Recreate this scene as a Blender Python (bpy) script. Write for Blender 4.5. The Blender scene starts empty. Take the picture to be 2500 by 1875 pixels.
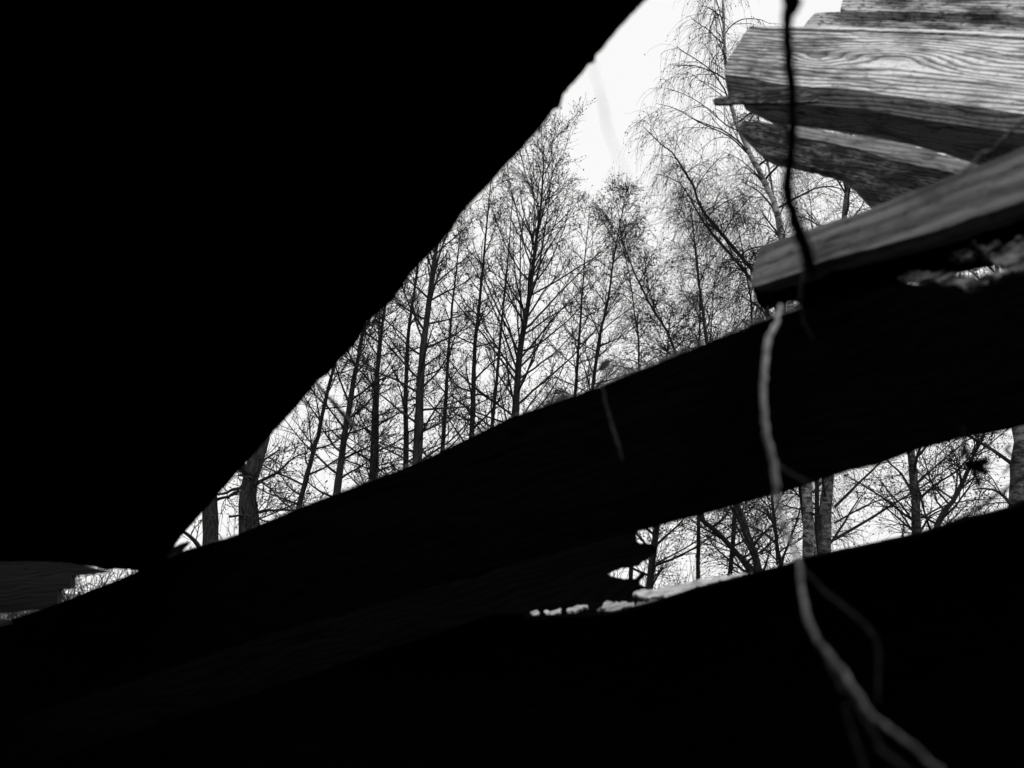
import bpy, math, random
import numpy as np
from mathutils import Vector, Matrix

# ------------------------------------------------------------------ camera
sc = bpy.context.scene
F_PX = 1962.0                       # focal length in pixels of a 2500 wide picture
PITCH, ROLL = math.radians(18), math.radians(6.5)
CAM = np.array([0.0, 0.0, 1.30])
fw = np.array([0, math.cos(PITCH), math.sin(PITCH)])
r0 = np.array([1.0, 0, 0]); u0 = np.array([0, -math.sin(PITCH), math.cos(PITCH)])
RT = r0*math.cos(ROLL) + u0*math.sin(ROLL)
UP = u0*math.cos(ROLL) - r0*math.sin(ROLL)
cd = bpy.data.cameras.new('camera'); co = bpy.data.objects.new('camera', cd)
sc.collection.objects.link(co); sc.camera = co
m = Matrix.Identity(4)
for i in range(3):
    m[i][0], m[i][1], m[i][2], m[i][3] = RT[i], UP[i], -fw[i], CAM[i]
co.matrix_world = m
cd.sensor_width = 36; cd.lens = 36*F_PX/2500; cd.clip_end = 3000; cd.clip_start = 0.02
cd.dof.use_dof = True; cd.dof.focus_distance = 15.0; cd.dof.aperture_fstop = 2.8

# ------------------------------------------------------------------ world, sun
SUN_EL, SUN_AZ = math.radians(58), math.radians(150)   # azimuth: clockwise from +Y
w = bpy.data.worlds.new("World"); sc.world = w; w.use_nodes = True
nt = w.node_tree; nt.nodes.clear()
sky = nt.nodes.new('ShaderNodeTexSky'); sky.sky_type = 'NISHITA'; sky.sun_disc = False
sky.sun_elevation = SUN_EL; sky.sun_rotation = SUN_AZ; sky.dust_density = 6; sky.air_density = 1.2
bw = nt.nodes.new('ShaderNodeRGBToBW')
mix = nt.nodes.new('ShaderNodeMix'); mix.data_type = 'FLOAT'
mix.inputs[0].default_value = 0.93                      # an even overcast deck over the clear sky
mix.inputs[3].default_value = 10.1
bg = nt.nodes.new('ShaderNodeBackground'); bg.inputs[1].default_value = 0.10
wo = nt.nodes.new('ShaderNodeOutputWorld')
nt.links.new(sky.outputs[0], bw.inputs[0]); nt.links.new(bw.outputs[0], mix.inputs[2])
nt.links.new(mix.outputs[0], bg.inputs[0]); nt.links.new(bg.outputs[0], wo.inputs[0])
sl = bpy.data.lights.new('sun', 'SUN'); sl.energy = 1.7; sl.angle = math.radians(20)
so = bpy.data.objects.new('sun', sl); sc.collection.objects.link(so)
sd = Vector((math.sin(SUN_AZ)*math.cos(SUN_EL), math.cos(SUN_AZ)*math.cos(SUN_EL), math.sin(SUN_EL)))
so.rotation_euler = sd.to_track_quat('Z', 'Y').to_euler(); so.location = (0, 0, 30)
sc.view_settings.view_transform = 'Standard'; sc.view_settings.look = 'None'
sc.view_settings.gamma = 1; sc.view_settings.exposure = 0.0
sc.render.engine = 'CYCLES'

# ------------------------------------------------------------------ helpers
C = sc.collection
def P(x, y, d):                       # point seen at photo pixel (x, y), d metres deep
    return CAM + d*(fw + RT*(x-1250)/F_PX - UP*(y-937.5)/F_PX)
def PY(x, y, Y):                      # the same, on the vertical plane Y metres ahead
    r = fw + RT*(x-1250)/F_PX - UP*(y-937.5)/F_PX
    return CAM + r*(Y/r[1])
def nrm(v):
    return v/np.maximum(np.linalg.norm(v, axis=-1, keepdims=True), 1e-9)

def tag(o, label=None, cat=None, group=None, kind=None):
    if label: o['label'] = label
    if cat: o['category'] = cat
    if group: o['group'] = group
    if kind: o['kind'] = kind
    return o
def empty(name, loc):
    o = bpy.data.objects.new(name, None); C.objects.link(o); o.location = loc
    o.empty_display_size = 0.1
    return o
def link_mesh(name, verts, faces, mat, parent=None, smooth=True):
    me = bpy.data.meshes.new(name); verts = np.asarray(verts, dtype=np.float32)
    if isinstance(faces, np.ndarray):
        k = faces.shape[1]; nf = len(faces)
        me.vertices.add(len(verts)); me.vertices.foreach_set('co', verts.ravel())
        me.loops.add(nf*k); me.loops.foreach_set('vertex_index', faces.ravel().astype(np.int32))
        me.polygons.add(nf)
        me.polygons.foreach_set('loop_start', np.arange(0, nf*k, k, dtype=np.int32))
        me.polygons.foreach_set('loop_total', np.full(nf, k, dtype=np.int32))
        me.update(calc_edges=True)
    else:
        me.from_pydata([tuple(map(float, v)) for v in verts], [], faces)
    if smooth: me.polygons.foreach_set('use_smooth', np.ones(len(me.polygons), dtype=bool))
    me.validate()
    me.materials.append(mat)
    o = bpy.data.objects.new(name, me); C.objects.link(o)
    if parent is not None: o.parent = parent
    return o

class Tubes:
    def __init__(s): s.b = []; s.dots = []
    def add(s, Pts, R, sides):           # Pts (M,n,3)  R (M,n)
        Pts = np.asarray(Pts, float); R = np.asarray(R, float)
        if Pts.ndim == 2: Pts = Pts[None]; R = R[None]
        s.b.append((Pts, R, sides))
    def build(s, name, mat, parent=None, origin=(0, 0, 0)):
        V = []; Fq = []; off = 0; origin = np.array(origin, float)
        for Pts, R, k in s.b:
            M, n, _ = Pts.shape
            T = np.empty_like(Pts); T[:, 1:-1] = Pts[:, 2:]-Pts[:, :-2]
            T[:, 0] = Pts[:, 1]-Pts[:, 0]; T[:, -1] = Pts[:, -1]-Pts[:, -2]
            T = nrm(T)
            main = nrm(Pts[:, -1]-Pts[:, 0])
            ref = np.where(np.abs(main[:, 2:3]) > 0.8, np.array([[1.0, 0.13, 0]]), np.array([[0, 0.1, 1.0]]))
            U = nrm(np.cross(T, ref[:, None, :])); W = np.cross(T, U)
            a = np.arange(k)*2*math.pi/k
            ring = (U[:, :, None, :]*np.cos(a)[None, None, :, None] + W[:, :, None, :]*np.sin(a)[None, None, :, None])
            vv = Pts[:, :, None, :] + ring*R[:, :, None, None]
            V.append((vv-origin).reshape(-1, 3))
            i = np.arange(M)[:, None, None]*n*k; j = np.arange(n-1)[None, :, None]*k; q = np.arange(k)[None, None, :]
            A = i+j+q; B = i+j+(q+1) % k
            Fq.append(np.stack([A, B, B+k, A+k], -1).reshape(-1, 4)+off)
            off += M*n*k
        if s.dots:                        # small buds, cones and dead leaves: open double pyramids
            c = np.concatenate([d[0] for d in s.dots]); e = np.concatenate([d[1] for d in s.dots])
            M = len(c); rng = np.random.default_rng(5)
            ax = nrm(rng.normal(0, 1, (M, 3))+np.array([0, 0, -1.0])); sd_ = nrm(np.cross(ax, rng.normal(0, 1, (M, 3)))); td = np.cross(ax, sd_)
            h = e[:, None]
            vv = np.stack([c-ax*h*1.1, c+sd_*h*.7, c+td*h*.7, c+ax*h*1.1, c-sd_*h*.7, c-td*h*.7], 1)
            V.append((vv-origin).reshape(-1, 3))
            base = np.arange(M)[:, None]*6+off
            fs = [base+np.array([[0, 1, 3, 2]]), base+np.array([[0, 2, 3, 4]]), base+np.array([[0, 4, 3, 5]]), base+np.array([[0, 5, 3, 1]])]
            Fq.append(np.concatenate(fs))
        return link_mesh(name, np.concatenate(V), np.concatenate(Fq), mat, parent)

def smooth_path(pts, n, closed=False):     # Catmull-Rom through the points, n samples
    p = np.asarray(pts, float)
    q = np.vstack([2*p[0]-p[1], p, 2*p[-1]-p[-2]])
    seg = np.linalg.norm(np.diff(p[:, :3], axis=0), axis=1); cum = np.concatenate([[0], np.cumsum(seg)])
    out = []
    for s in np.linspace(0, cum[-1], n):
        i = min(np.searchsorted(cum, s, 'right')-1, len(p)-2); t = (s-cum[i])/max(seg[i], 1e-9)
        a, b, c, d = q[i], q[i+1], q[i+2], q[i+3]
        out.append(0.5*((2*b)+(-a+c)*t+(2*a-5*b+4*c-d)*t*t+(-a+3*b-3*c+d)*t**3))
    return np.array(out)

# ------------------------------------------------------------------ materials (all neutral grey: the photograph is black and white)
def mat_new(name, rough=0.8, spec=0.3):
    mt = bpy.data.materials.new(name); mt.use_nodes = True
    b = mt.node_tree.nodes['Principled BSDF']; b.inputs['Roughness'].default_value = rough
    b.inputs['Specular IOR Level'].default_value = spec
    return mt, mt.node_tree, b
def nd(nt, typ, **kw):
    n = nt.nodes.new(typ)
    for k, v in kw.items(): setattr(n, k, v)
    return n
def noise(nt, vec, scale, detail=4, rough=.6, dist=0):
    n = nd(nt, 'ShaderNodeTexNoise'); n.inputs['Scale'].default_value = scale; n.inputs['Detail'].default_value = detail
    n.inputs['Roughness'].default_value = rough; n.inputs['Distortion'].default_value = dist
    nt.links.new(vec, n.inputs['Vector']); return n.outputs[0]
def ramp(nt, fac, stops):
    r = nd(nt, 'ShaderNodeValToRGB'); e = r.color_ramp.elements
    while len(e) < len(stops): e.new(0.5)
    for i, (p, v) in enumerate(stops): e[i].position = p; e[i].color = (v, v, v, 1)
    nt.links.new(fac, r.inputs[0]); return r.outputs[0]
def mth(nt, op, a, b=None, c=None):
    n = nd(nt, 'ShaderNodeMath', operation=op)
    for i, v in enumerate((a, b, c)):
        if v is None: continue
        if isinstance(v, (int, float)): n.inputs[i].default_value = v
        else: nt.links.new(v, n.inputs[i])
    return n.outputs[0]
def mapping(nt, scale=(1, 1, 1), loc=(0, 0, 0)):
    tc = nd(nt, 'ShaderNodeTexCoord'); mp = nd(nt, 'ShaderNodeMapping')
    mp.inputs['Scale'].default_value = scale; mp.inputs['Location'].default_value = loc
    nt.links.new(tc.outputs['Object'], mp.inputs[0]); return mp.outputs[0]
def bump(nt, b, h, strength, dist=0.01):
    n = nd(nt, 'ShaderNodeBump'); n.inputs['Strength'].default_value = strength; n.inputs['Distance'].default_value = dist
    nt.links.new(h, n.inputs['Height']); nt.links.new(n.outputs[0], b.inputs['Normal'])

def wood(name, lo, hi, freq=60, knots=(), stain=.5, seed=0.0, rough=.75, stretch=1.0, bmp=.5, spec=.25, wave=.16, ringy=.62, spots=(), so=0.0, ss=1.0):
    """weathered board: rings run along the local X axis and bend round the knots"""
    mt, nt, b = mat_new(name, rough, spec)
    tc = nd(nt, 'ShaderNodeTexCoord'); sx = nd(nt, 'ShaderNodeSeparateXYZ'); nt.links.new(tc.outputs['Object'], sx.inputs[0])
    X, Y, Z = sx.outputs
    v1 = mapping(nt, (1.3, 5, 5), (seed, seed*2, 0)); n1 = noise(nt, v1, 1.6, 3, .5)
    yy = mth(nt, 'ADD', Y, mth(nt, 'MULTIPLY', Z, .8))
    yy = mth(nt, 'ADD', yy, mth(nt, 'MULTIPLY', n1, wave))
    kd = 1.0; en = noise(nt, mapping(nt, (8, 22, 22)), 2.0, 4, .6)
    for kx, ky, sxx, syy, A in spots:                     # dark knots, dirt and broader dark areas of their own shape
        dx = mth(nt, 'DIVIDE', mth(nt, 'SUBTRACT', X, kx), sxx); dy = mth(nt, 'DIVIDE', mth(nt, 'SUBTRACT', Y, ky), syy)
        r2 = mth(nt, 'ADD', mth(nt, 'MULTIPLY', dx, dx), mth(nt, 'MULTIPLY', dy, dy))
        r2 = mth(nt, 'ADD', r2, mth(nt, 'MULTIPLY', mth(nt, 'SUBTRACT', en, .5), 3.0))
        g = mth(nt, 'MINIMUM', mth(nt, 'EXPONENT', mth(nt, 'MULTIPLY', r2, -1.0)), 1.0)
        kd = mth(nt, 'MULTIPLY', mth(nt, 'SUBTRACT', 1.0, mth(nt, 'MULTIPLY', g, A)), kd)
    for kx, ky, sxx, syy, A in knots:
        dx = mth(nt, 'DIVIDE', mth(nt, 'SUBTRACT', X, kx), sxx); dy = mth(nt, 'DIVIDE', mth(nt, 'SUBTRACT', Y, ky), syy)
        r2 = mth(nt, 'ADD', mth(nt, 'MULTIPLY', dx, dx), mth(nt, 'MULTIPLY', dy, dy))
        g = mth(nt, 'EXPONENT', mth(nt, 'MULTIPLY', r2, -1.0))
        yy = mth(nt, 'ADD', yy, mth(nt, 'MULTIPLY', g, A))
    fr = mth(nt, 'FRACT', mth(nt, 'MULTIPLY', yy, freq))
    ring = ramp(nt, fr, [(0, .0), (.5, 1), (.82, .85), (1, 0)])
    fib = noise(nt, mapping(nt, (4*stretch, 150, 150), (seed, 0, 0)), 1.0, 5, .7)
    st = noise(nt, mapping(nt, (3*ss, 9*ss, 9*ss), (seed*3, 1, 0)), 1.6, 6, .62, .4)
    stc = ramp(nt, st, [(.36+so, 1-stain), (.52+so*.6, 1)])
    grime = noise(nt, mapping(nt, (12*ss, 26*ss, 26*ss), (seed, 3, 0)), 2.0, 6, .7)
    grc = ramp(nt, grime, [(.34+so, 1-stain), (.46+so*.6, 1)])
    val = mth(nt, 'ADD', mth(nt, 'MULTIPLY', ring, ringy), mth(nt, 'MULTIPLY', fib, 1.15-ringy))
    val = mth(nt, 'ADD', mth(nt, 'MULTIPLY', val, (hi-lo)), lo)
    val = mth(nt, 'MULTIPLY', mth(nt, 'MULTIPLY', val, stc), grc)
    val = mth(nt, 'MULTIPLY', val, kd)
    ck = noise(nt, mapping(nt, (1.1, 26, 26), (seed*5, 2, 0)), 1.0, 3, .5, .15)      # drying cracks along the grain
    cr_ = ramp(nt, mth(nt, 'ABSOLUTE', mth(nt, 'SUBTRACT', ck, .5)), [(.0, .08), (.007, .35), (.012, 1)])
    ckm = ramp(nt, noise(nt, mapping(nt, (1.5, 5, 5), (seed, 9, 0)), 1.3, 2, .5), [(.5, 1), (.56, 0)])
    cr_ = mth(nt, 'MAXIMUM', cr_, ckm); val = mth(nt, 'MULTIPLY', val, cr_)
    nt.links.new(val, b.inputs['Base Color'])
    bump(nt, b, mth(nt, 'ADD', mth(nt, 'ADD', mth(nt, 'MULTIPLY', ring, .7), fib), mth(nt, 'MULTIPLY', cr_, 2.0)), bmp, .004)
    return mt
def bark(name, lo, hi, sc_=(14, 14, 2.5), bmp=.8, dist=.02):
    mt, nt, b = mat_new(name, .9, .15)
    v = mapping(nt, sc_); n = noise(nt, v, 1.6, 6, .65, .5)
    nt.links.new(ramp(nt, n, [(.36, lo), (.62, hi)]), b.inputs['Base Color']); bump(nt, b, n, bmp, dist)
    return mt
def birch(name, lo=.03, hi=.19):
    mt, nt, b = mat_new(name, .7, .25)
    n = noise(nt, mapping(nt, (4, 4, 11)), 1.5, 6, .75, .6); n2 = noise(nt, mapping(nt, (7, 7, 45), (2, 0, 0)), 1.0, 5, .7, .4)
    n3 = noise(nt, mapping(nt, (2.5, 2.5, 2.5)), 1.6, 6, .7)
    a = ramp(nt, n, [(.44, .10), (.56, 1)]); c = ramp(nt, n2, [(.36, .25), (.48, 1)]); e = ramp(nt, n3, [(.3, lo), (.7, hi)])
    nt.links.new(mth(nt, 'MULTIPLY', mth(nt, 'MULTIPLY', a, c), e), b.inputs['Base Color']); bump(nt, b, n, .8, .02)
    return mt
def flat(name, lo, hi, scale=20, rough=.8, spec=.2):
    mt, nt, b = mat_new(name, rough, spec)
    n = noise(nt, mapping(nt), scale, 5, .6)
    nt.links.new(ramp(nt, n, [(.35, lo), (.65, hi)]), b.inputs['Base Color']); bump(nt, b, n, .4, .01)
    return mt

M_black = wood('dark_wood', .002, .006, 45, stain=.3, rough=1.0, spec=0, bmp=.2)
M_bark = bark('alder_bark', .007, .028)
M_oak = bark('oak_bark', .003, .055, (26, 26, 4.5), 1.0, .05)
M_birch = birch('birch_bark')
M_birch2 = birch('pale_birch_bark', .22, .55)
M_twig = flat('twig_bark', .012, .035, 8, .9, .1)
M_twig2 = flat('birch_twig_bark', .015, .04, 8, .9, .1)
M_ground = flat('leaf_litter', .05, .16, 3)
M_pale_twig = flat('pale_dry_stem', .30, .85, 90, .6)
M_shoot = flat('grey_dry_shoot', .07, .16, 60, .7)
M_grey_twig = flat('grey_stem', .006, .012, 40, .8)
M_dark_twig = flat('dark_wet_stem', .008, .02, 60, .8)
M_moss = flat('moss', .05, .18, 80)
M_leaf = flat('dead_leaf', .10, .25, 60)

# ------------------------------------------------------------------ ground
def ground():
    rng = np.random.default_rng(1)
    r = np.concatenate([[0], np.geomspace(2, 1500, 46)]); k = 72
    V = [(0, 0, 0)]; Fc = []
    for i, R_ in enumerate(r[1:]):
        for j in range(k):
            a = 2*math.pi*j/k
            z = (rng.normal(0, .05) if R_ > 4 and R_ < 80 else 0) + max(0, R_-60)*.004
            V.append((R_*math.cos(a), R_*math.sin(a), z))
    for j in range(k): Fc.append((0, 1+j, 1+(j+1) % k))
    for i in range(len(r)-2):
        for j in range(k):
            a = 1+i*k+j; b = 1+i*k+(j+1) % k; Fc.append((a, a+k, b+k, b))
    tag(link_mesh('ground', V, Fc, M_ground), kind='structure')
ground()

# ------------------------------------------------------------------ trees
def grow(S, D, L, nseg, wob, trop, rng):
    """S starts, D directions, L lengths -> polylines; trop(i/nseg) is added to the direction"""
    step = (L/nseg)[:, None]; Q = [S]; D = nrm(D)
    for i in range(nseg):
        D = nrm(D + rng.normal(0, wob, D.shape) + trop(i/nseg)); Q.append(Q[-1]+D*step)
    return np.stack(Q, 1)
def spawn(Pp, Rp, k, t0, t1, ang, rng, up=0.0):
    M, n, _ = Pp.shape
    idx = np.repeat(np.arange(M), k); t = (np.tile((np.arange(k)+.5)/k, M)+rng.uniform(-.5, .5, M*k)/k)*(t1-t0)+t0
    f = np.clip(t*(n-1), 0, n-1.001); i = f.astype(int); fr = (f-i)[:, None]
    a, b = Pp[idx, i], Pp[idx, i+1]; S = a*(1-fr)+b*fr; T = nrm(b-a)
    R = Rp[idx, i]*(1-fr[:, 0])+Rp[idx, i+1]*fr[:, 0]
    pr = nrm(np.cross(T, rng.normal(0, 1, T.shape))+np.array([0, 0, up])); an = (ang+rng.normal(0, .14, M*k))[:, None]
    return S, T*np.cos(an)+pr*np.sin(an), R, t
Zv = np.array([0, 0, 1.0])
SPEC = {
 'alder': dict(n1=52, k2=8, k3=5, e0=5, e1=50, l2=.36, l3=.36, tr1=.02, tr2=.015, tr3=.0, w=.06, w3=.16, dots=2.2, dsz=.019, r3=.0027),
 'birch': dict(n1=34, k2=7, k3=5, e0=42, e1=60, l2=.42, l3=.8, tr1=-.05, tr2=-.15, tr3=-.42, w=.085, w3=.20, dots=1.8, dsz=.016, r3=.0025),
 'oak':   dict(n1=22, k2=7, k3=6, e0=0, e1=50, l2=.35, l3=.45, tr1=.01, tr2=.0, tr3=.0, w=.13, w3=.18, dots=1.0, dsz=.016, r3=.0035),
}
def tree(name, label, cat, px, Y, w0, kind, mat, tmat, seed, hgt_px=None, L1=2.4, dens=1.0, t0=.12, group=None, limbs=(), spec=None, bend=.05):
    """px: trunk seen at these photo pixels, bottom first, standing Y metres ahead; w0 trunk width in pixels at the first"""
    rng = np.random.default_rng(seed); s = dict(SPEC[kind]); s.update(spec or {})
    T = np.array([PY(x, y, Y) for x, y in px])
    d0 = nrm(T[0]-T[1]); d0[0] = d0[0]*.6; d0 = nrm(d0)
    base = T[0]+d0*((T[0][2]+.15)/max(-d0[2], .2)); base[2] = -.15
    mid = (base+T[0])/2
    n = 46; path = smooth_path(np.vstack([base, mid, T]), n); t_vis = np.linalg.norm(T[0]-base)/np.linalg.norm(np.diff(path, axis=0), axis=1).sum()
    path[1:, 1] += np.cumsum(rng.normal(0, bend, n-1)).astype(float)*.6
    path[:, 0] += np.convolve(rng.normal(0, .012, n+6), np.ones(7)/7, 'valid')[:n]*1.5
    rb = w0/F_PX*Y/2*1.04
    tt = np.linspace(0, 1, n); vis = 1-tt
    rad = rb*(0.06+vis**.9)/(.06+(1-t_vis)**.9); rad[:4] *= np.array([1.5, 1.25, 1.1, 1.03])
    rad = np.maximum(rad, .006)*(1+rng.normal(0, .03, n))
    root = empty(name, tuple(base)); tag(root, label, cat, group)
    tb = Tubes(); tb.add(path, rad, 12)
    cr = Tubes()
    Tk = path[None]; Rk = rad[None]
    n1 = int(s['n1']*dens)
    S, _, R, t = spawn(Tk, Rk, n1, t0, .985, 1.0, rng)
    az = np.arange(n1)*2.39996+rng.normal(0, .5, n1)
    el = np.radians(s['e0']+(s['e1']-s['e0'])*np.clip((t-t0)/(1-t0), 0, 1)**.7+rng.normal(0, 9, n1))
    D = np.stack([np.cos(az)*np.cos(el), np.sin(az)*np.cos(el), np.sin(el)], -1)
    ln = L1*(np.clip(1.06-t, .03, 1)**s.get('pw', .5)*(.45+.55*np.clip((t-t0)/.25, 0, 1)))*rng.uniform(.55, 1.1, n1)
    B1 = grow(S, D, ln, 12, s['w'], lambda u: Zv*s['tr1']*(1+u), rng)
    rr = np.minimum(R*.42, .024); Rb1 = rr[:, None]*np.linspace(1, .22, 13)[None, :]+.0022
    for lp, lw in limbs:                                  # limbs placed by hand
        q = np.array([PY(x, y, Y) for x, y in lp]); q[:, 1] += np.linspace(0, -.5, len(q))
        q = smooth_path(q, 13)[None]; B1 = np.concatenate([B1, q])
        lr = lw/F_PX*Y/2; Rb1 = np.concatenate([Rb1, np.linspace(lr, lr*.25, 13)[None]])
        ln = np.append(ln, np.linalg.norm(q[0, -1]-q[0, 0]))
    cr.add(B1, Rb1, 5)
    k2 = s['k2']; S, D, R, t = spawn(B1, Rb1, k2, .16, 1, math.radians(42), rng, up=.25 if kind != 'birch' else -.1)
    l2 = np.repeat(ln, k2)*s['l2']*(1.15-t*.7)*rng.uniform(.6, 1.3, len(t))+.12
    B2 = grow(S, D, l2, 6, s['w']*1.6, lambda u: Zv*s['tr2']*(.4+1.4*u), rng)
    Rb2 = np.minimum(R*.6, .008)[:, None]*np.linspace(1, .45, 7)[None]+.001
    cr.add(B2, Rb2, 3)
    k3 = s['k3']; S, D, R, t = spawn(B2, Rb2, k3, .1, 1, math.radians(40), rng, up=.1 if kind != 'birch' else -.3)
    l3 = s['l3']*rng.uniform(.3, 1.15, len(t))
    B3 = grow(S, D, l3, 5 if kind == 'birch' else 4, s['w3'], lambda u: Zv*s['tr3'], rng)
    m_ = B3.shape[1]; cr.add(B3, np.full(len(t), s['r3'])[:, None]*np.linspace(1.15, .6, m_)[None], 3)
    nd_ = int(len(B3)*s['dots']); ii = rng.integers(0, len(B3), nd_); jj = rng.integers(1, m_, nd_)
    cr.dots.append((B3[ii, jj]+rng.normal(0, .012, (nd_, 3)), s['dsz']*rng.uniform(.45, 1.15, nd_)))
    if kind == 'oak':
        k = int(n1*.5)
    tb.build('trunk', mat, root, base); cr.build('crown', tmat, root, base)
    return root

G1 = 'slender alders seen through the gap'
A = 'bare tree'
tree('oak_tree', 'thick furrowed oak trunk at the lower left corner of the opening, the leftmost trunk', 'oak tree',
     [(510, 1340), (508, 1240), (502, 1100), (490, 900), (480, 600), (470, 300)], 11.5, 37, 'oak', M_oak, M_twig, 11, L1=2.6, t0=.3,
     limbs=[([(492, 1345), (482, 1322), (466, 1305), (450, 1296), (420, 1292)], 12)])
tree('oak_tree', 'thick furrowed oak trunk forking to the right, second from the left', 'oak tree',
     [(604, 1310), (605, 1200), (615, 1145), (631, 1090), (641, 1030), (650, 930), (660, 750), (665, 550), (665, 350)], 11, 42, 'oak', M_oak, M_twig, 12, L1=2.8, t0=.3,
     limbs=[([(612, 1165), (596, 1140), (588, 1110), (570, 1060)], 26), ([(586, 1160), (622, 1172), (670, 1200), (720, 1250)], 7),
            ([(560, 1262), (610, 1262), (650, 1275), (760, 1235)], 6), ([(632, 1300), (636, 1230), (633, 1200)], 10)])
AL = [
 ('slim dark trunk leaning right, third trunk from the left of the opening', [(733, 1240), (764, 1123), (787, 1038), (808, 953), (828, 875), (850, 760), (870, 640)], 17, 13),
 ('dark alder trunk behind the small grey broken twig, leaning right', [(819, 1210), (835, 1089), (848, 1004), (859, 926), (879, 825), (900, 700), (915, 560)], 16, 18),
 ('thin left trunk of the close pair just right of the small grey broken twig', [(905, 1170), (909, 1055), (915, 953), (924, 850), (930, 700), (938, 590)], 20, 9),
 ('right and thicker trunk of the close pair just right of the small grey broken twig', [(917, 1160), (923, 1038), (925, 903), (933, 818), (940, 750), (955, 620), (965, 520)], 17, 13),
 ('straight dark trunk immediately left of the stout forked alder', [(991, 1130), (991, 1004), (994, 886), (1003, 784), (1019, 665), (1030, 540), (1040, 420)], 18, 13),
 ('slender alder immediately right of the stout forked alder', [(1080, 1100), (1090, 906), (1103, 753), (1114, 652), (1120, 590), (1128, 520)], 20, 11),
 ('tall alder whose slim crown tip touches the roof edge, left of the tallest alder', [(1151, 1075), (1158, 872), (1171, 737), (1188, 550), (1196, 470), (1203, 415)], 17.5, 13),
 ('thin crooked alder stem just left of the tallest alder', [(1202, 1045), (1219, 855), (1236, 686), (1246, 560), (1252, 470)], 21, 9),
 ('young alder right of the tallest alder, rising out of dense twigs', [(1405, 950), (1414, 820), (1422, 700), (1432, 590), (1440, 500)], 20, 8),
 ('bushy young alder with slanting top above the middle of the dark beam', [(1446, 950), (1463, 821), (1483, 737), (1497, 640), (1515, 540), (1530, 450)], 19, 9),
]
for i, (lab, px, Y, w_) in enumerate(AL):
    big = i in (8, 9)
    tree('alder_tree', lab, A, px, Y, w_, 'alder', M_bark, M_twig, 20+i, L1=2.1 if not big else 2.5, dens=.8 if not big else 1.1, group=G1, t0=.2)
tree('alder_tree', 'stout dark alder trunk that sends a second thin limb up to its right', A,
     [(1019, 1110), (1029, 889), (1046, 753), (1063, 618), (1080, 500), (1095, 380)], 15.5, 23, 'alder', M_bark, M_twig, 41, L1=2.3, group=G1,
     limbs=[([(1052, 715), (1070, 640), (1103, 560), (1122, 530), (1150, 500)], 7)], t0=.2)
tree('alder_tree', 'tallest alder with full spreading crown against the white sky, centre of the opening', A,
     [(1257, 1030), (1270, 855), (1290, 737), (1310, 584), (1320, 507), (1326, 420), (1330, 350)], 17, 18, 'alder', M_bark, M_twig, 42, L1=4.1, dens=1.8, group=G1, t0=.25,
     spec=dict(e0=28, e1=60, k2=8, pw=.44, dots=3))
G2 = 'weeping birches and scrub in the right half'
B = 'birch tree'
tree('birch_tree', 'leaning birch with pale ringed bark curving up to the left behind the broken boards', B,
     [(1972, 1410), (1968, 1200), (1940, 850), (1905, 571), (1862, 439), (1828, 378), (1804, 310), (1787, 259), (1768, 120), (1760, -80), (1750, -260)], 13.5, 25, 'birch', M_birch2, M_twig2, 51,
     L1=2.6, dens=1.1, group=G2, t0=.3, limbs=[
     ([(1828, 378), (1775, 342), (1700, 318), (1640, 295), (1590, 292)], 5), ([(1804, 318), (1770, 316), (1700, 270), (1630, 250), (1600, 275)], 4),
     ([(1790, 268), (1760, 245), (1700, 215), (1670, 208), (1640, 230)], 3.5), ([(1862, 439), (1800, 410), (1740, 402)], 4),
     ([(1762, -40), (1738, -90), (1718, -60), (1708, 60)], 3), ([(1768, 100), (1746, 50), (1724, 70), (1716, 200)], 3), ([(1776, 160), (1748, 120), (1736, 190), (1730, 330)], 3),
     ([(1765, 60), (1742, 10), (1735, 60), (1738, 180)], 3), ([(1757, -100), (1700, -160), (1690, -80), (1700, 40)], 3)])
tree('birch_tree', 'slim second birch stem with black rings right beside the leaning pale birch', B,
     [(1990, 1400), (1975, 1200), (1945, 850), (1898, 540), (1888, 450), (1877, 400), (1862, 350), (1850, 240), (1848, 60)], 14, 14, 'birch', M_birch2, M_twig2, 52,
     L1=1.8, dens=.7, group=G2, t0=.4)
tree('birch_tree', 'stout birch in the right lower gap with two long branches reaching right', B,
     [(2016, 1370), (2024, 1216), (2030, 1140), (2052, 800), (2067, 517), (2071, 447), (2078, 300), (2085, 100)], 13, 29, 'birch', M_birch, M_twig2, 53,
     L1=2.8, dens=.9, group=G2, t0=.25, limbs=[
     ([(2036, 1318), (2116, 1269), (2169, 1233), (2219, 1201), (2300, 1140)], 8), ([(2036, 1278), (2100, 1240), (2160, 1216), (2230, 1190)], 5),
     ([(2038, 1238), (2090, 1180), (2125, 1140), (2180, 1060)], 8)], spec=dict(tr1=.0, tr2=-.05, tr3=-.12))
tree('birch_tree', 'birch with knotty pale bark alone in the right part of the lower gap', B,
     [(2242, 1310), (2236, 1216), (2225, 1115), (2210, 900), (2195, 600), (2190, 300)], 13.5, 21, 'birch', M_birch, M_twig2, 54,
     L1=2.8, dens=.9, group=G2, t0=.22, limbs=[
     ([(2230, 1275), (2195, 1240), (2160, 1215), (2115, 1175), (2080, 1160)], 6), ([(2248, 1265), (2290, 1240), (2340, 1230), (2420, 1228)], 5),
     ([(2234, 1185), (2270, 1145), (2330, 1090), (2400, 1040)], 6)], spec=dict(tr1=.0, tr2=-.03, tr3=-.10))
tree('birch_tree', 'thick trunk cut off by the right edge of the picture', B,
     [(2492, 1240), (2490, 1060), (2486, 800), (2480, 500)], 9, 36, 'birch', M_birch, M_twig2, 55, L1=2.2, dens=.6, group=G2, t0=.3)
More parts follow.
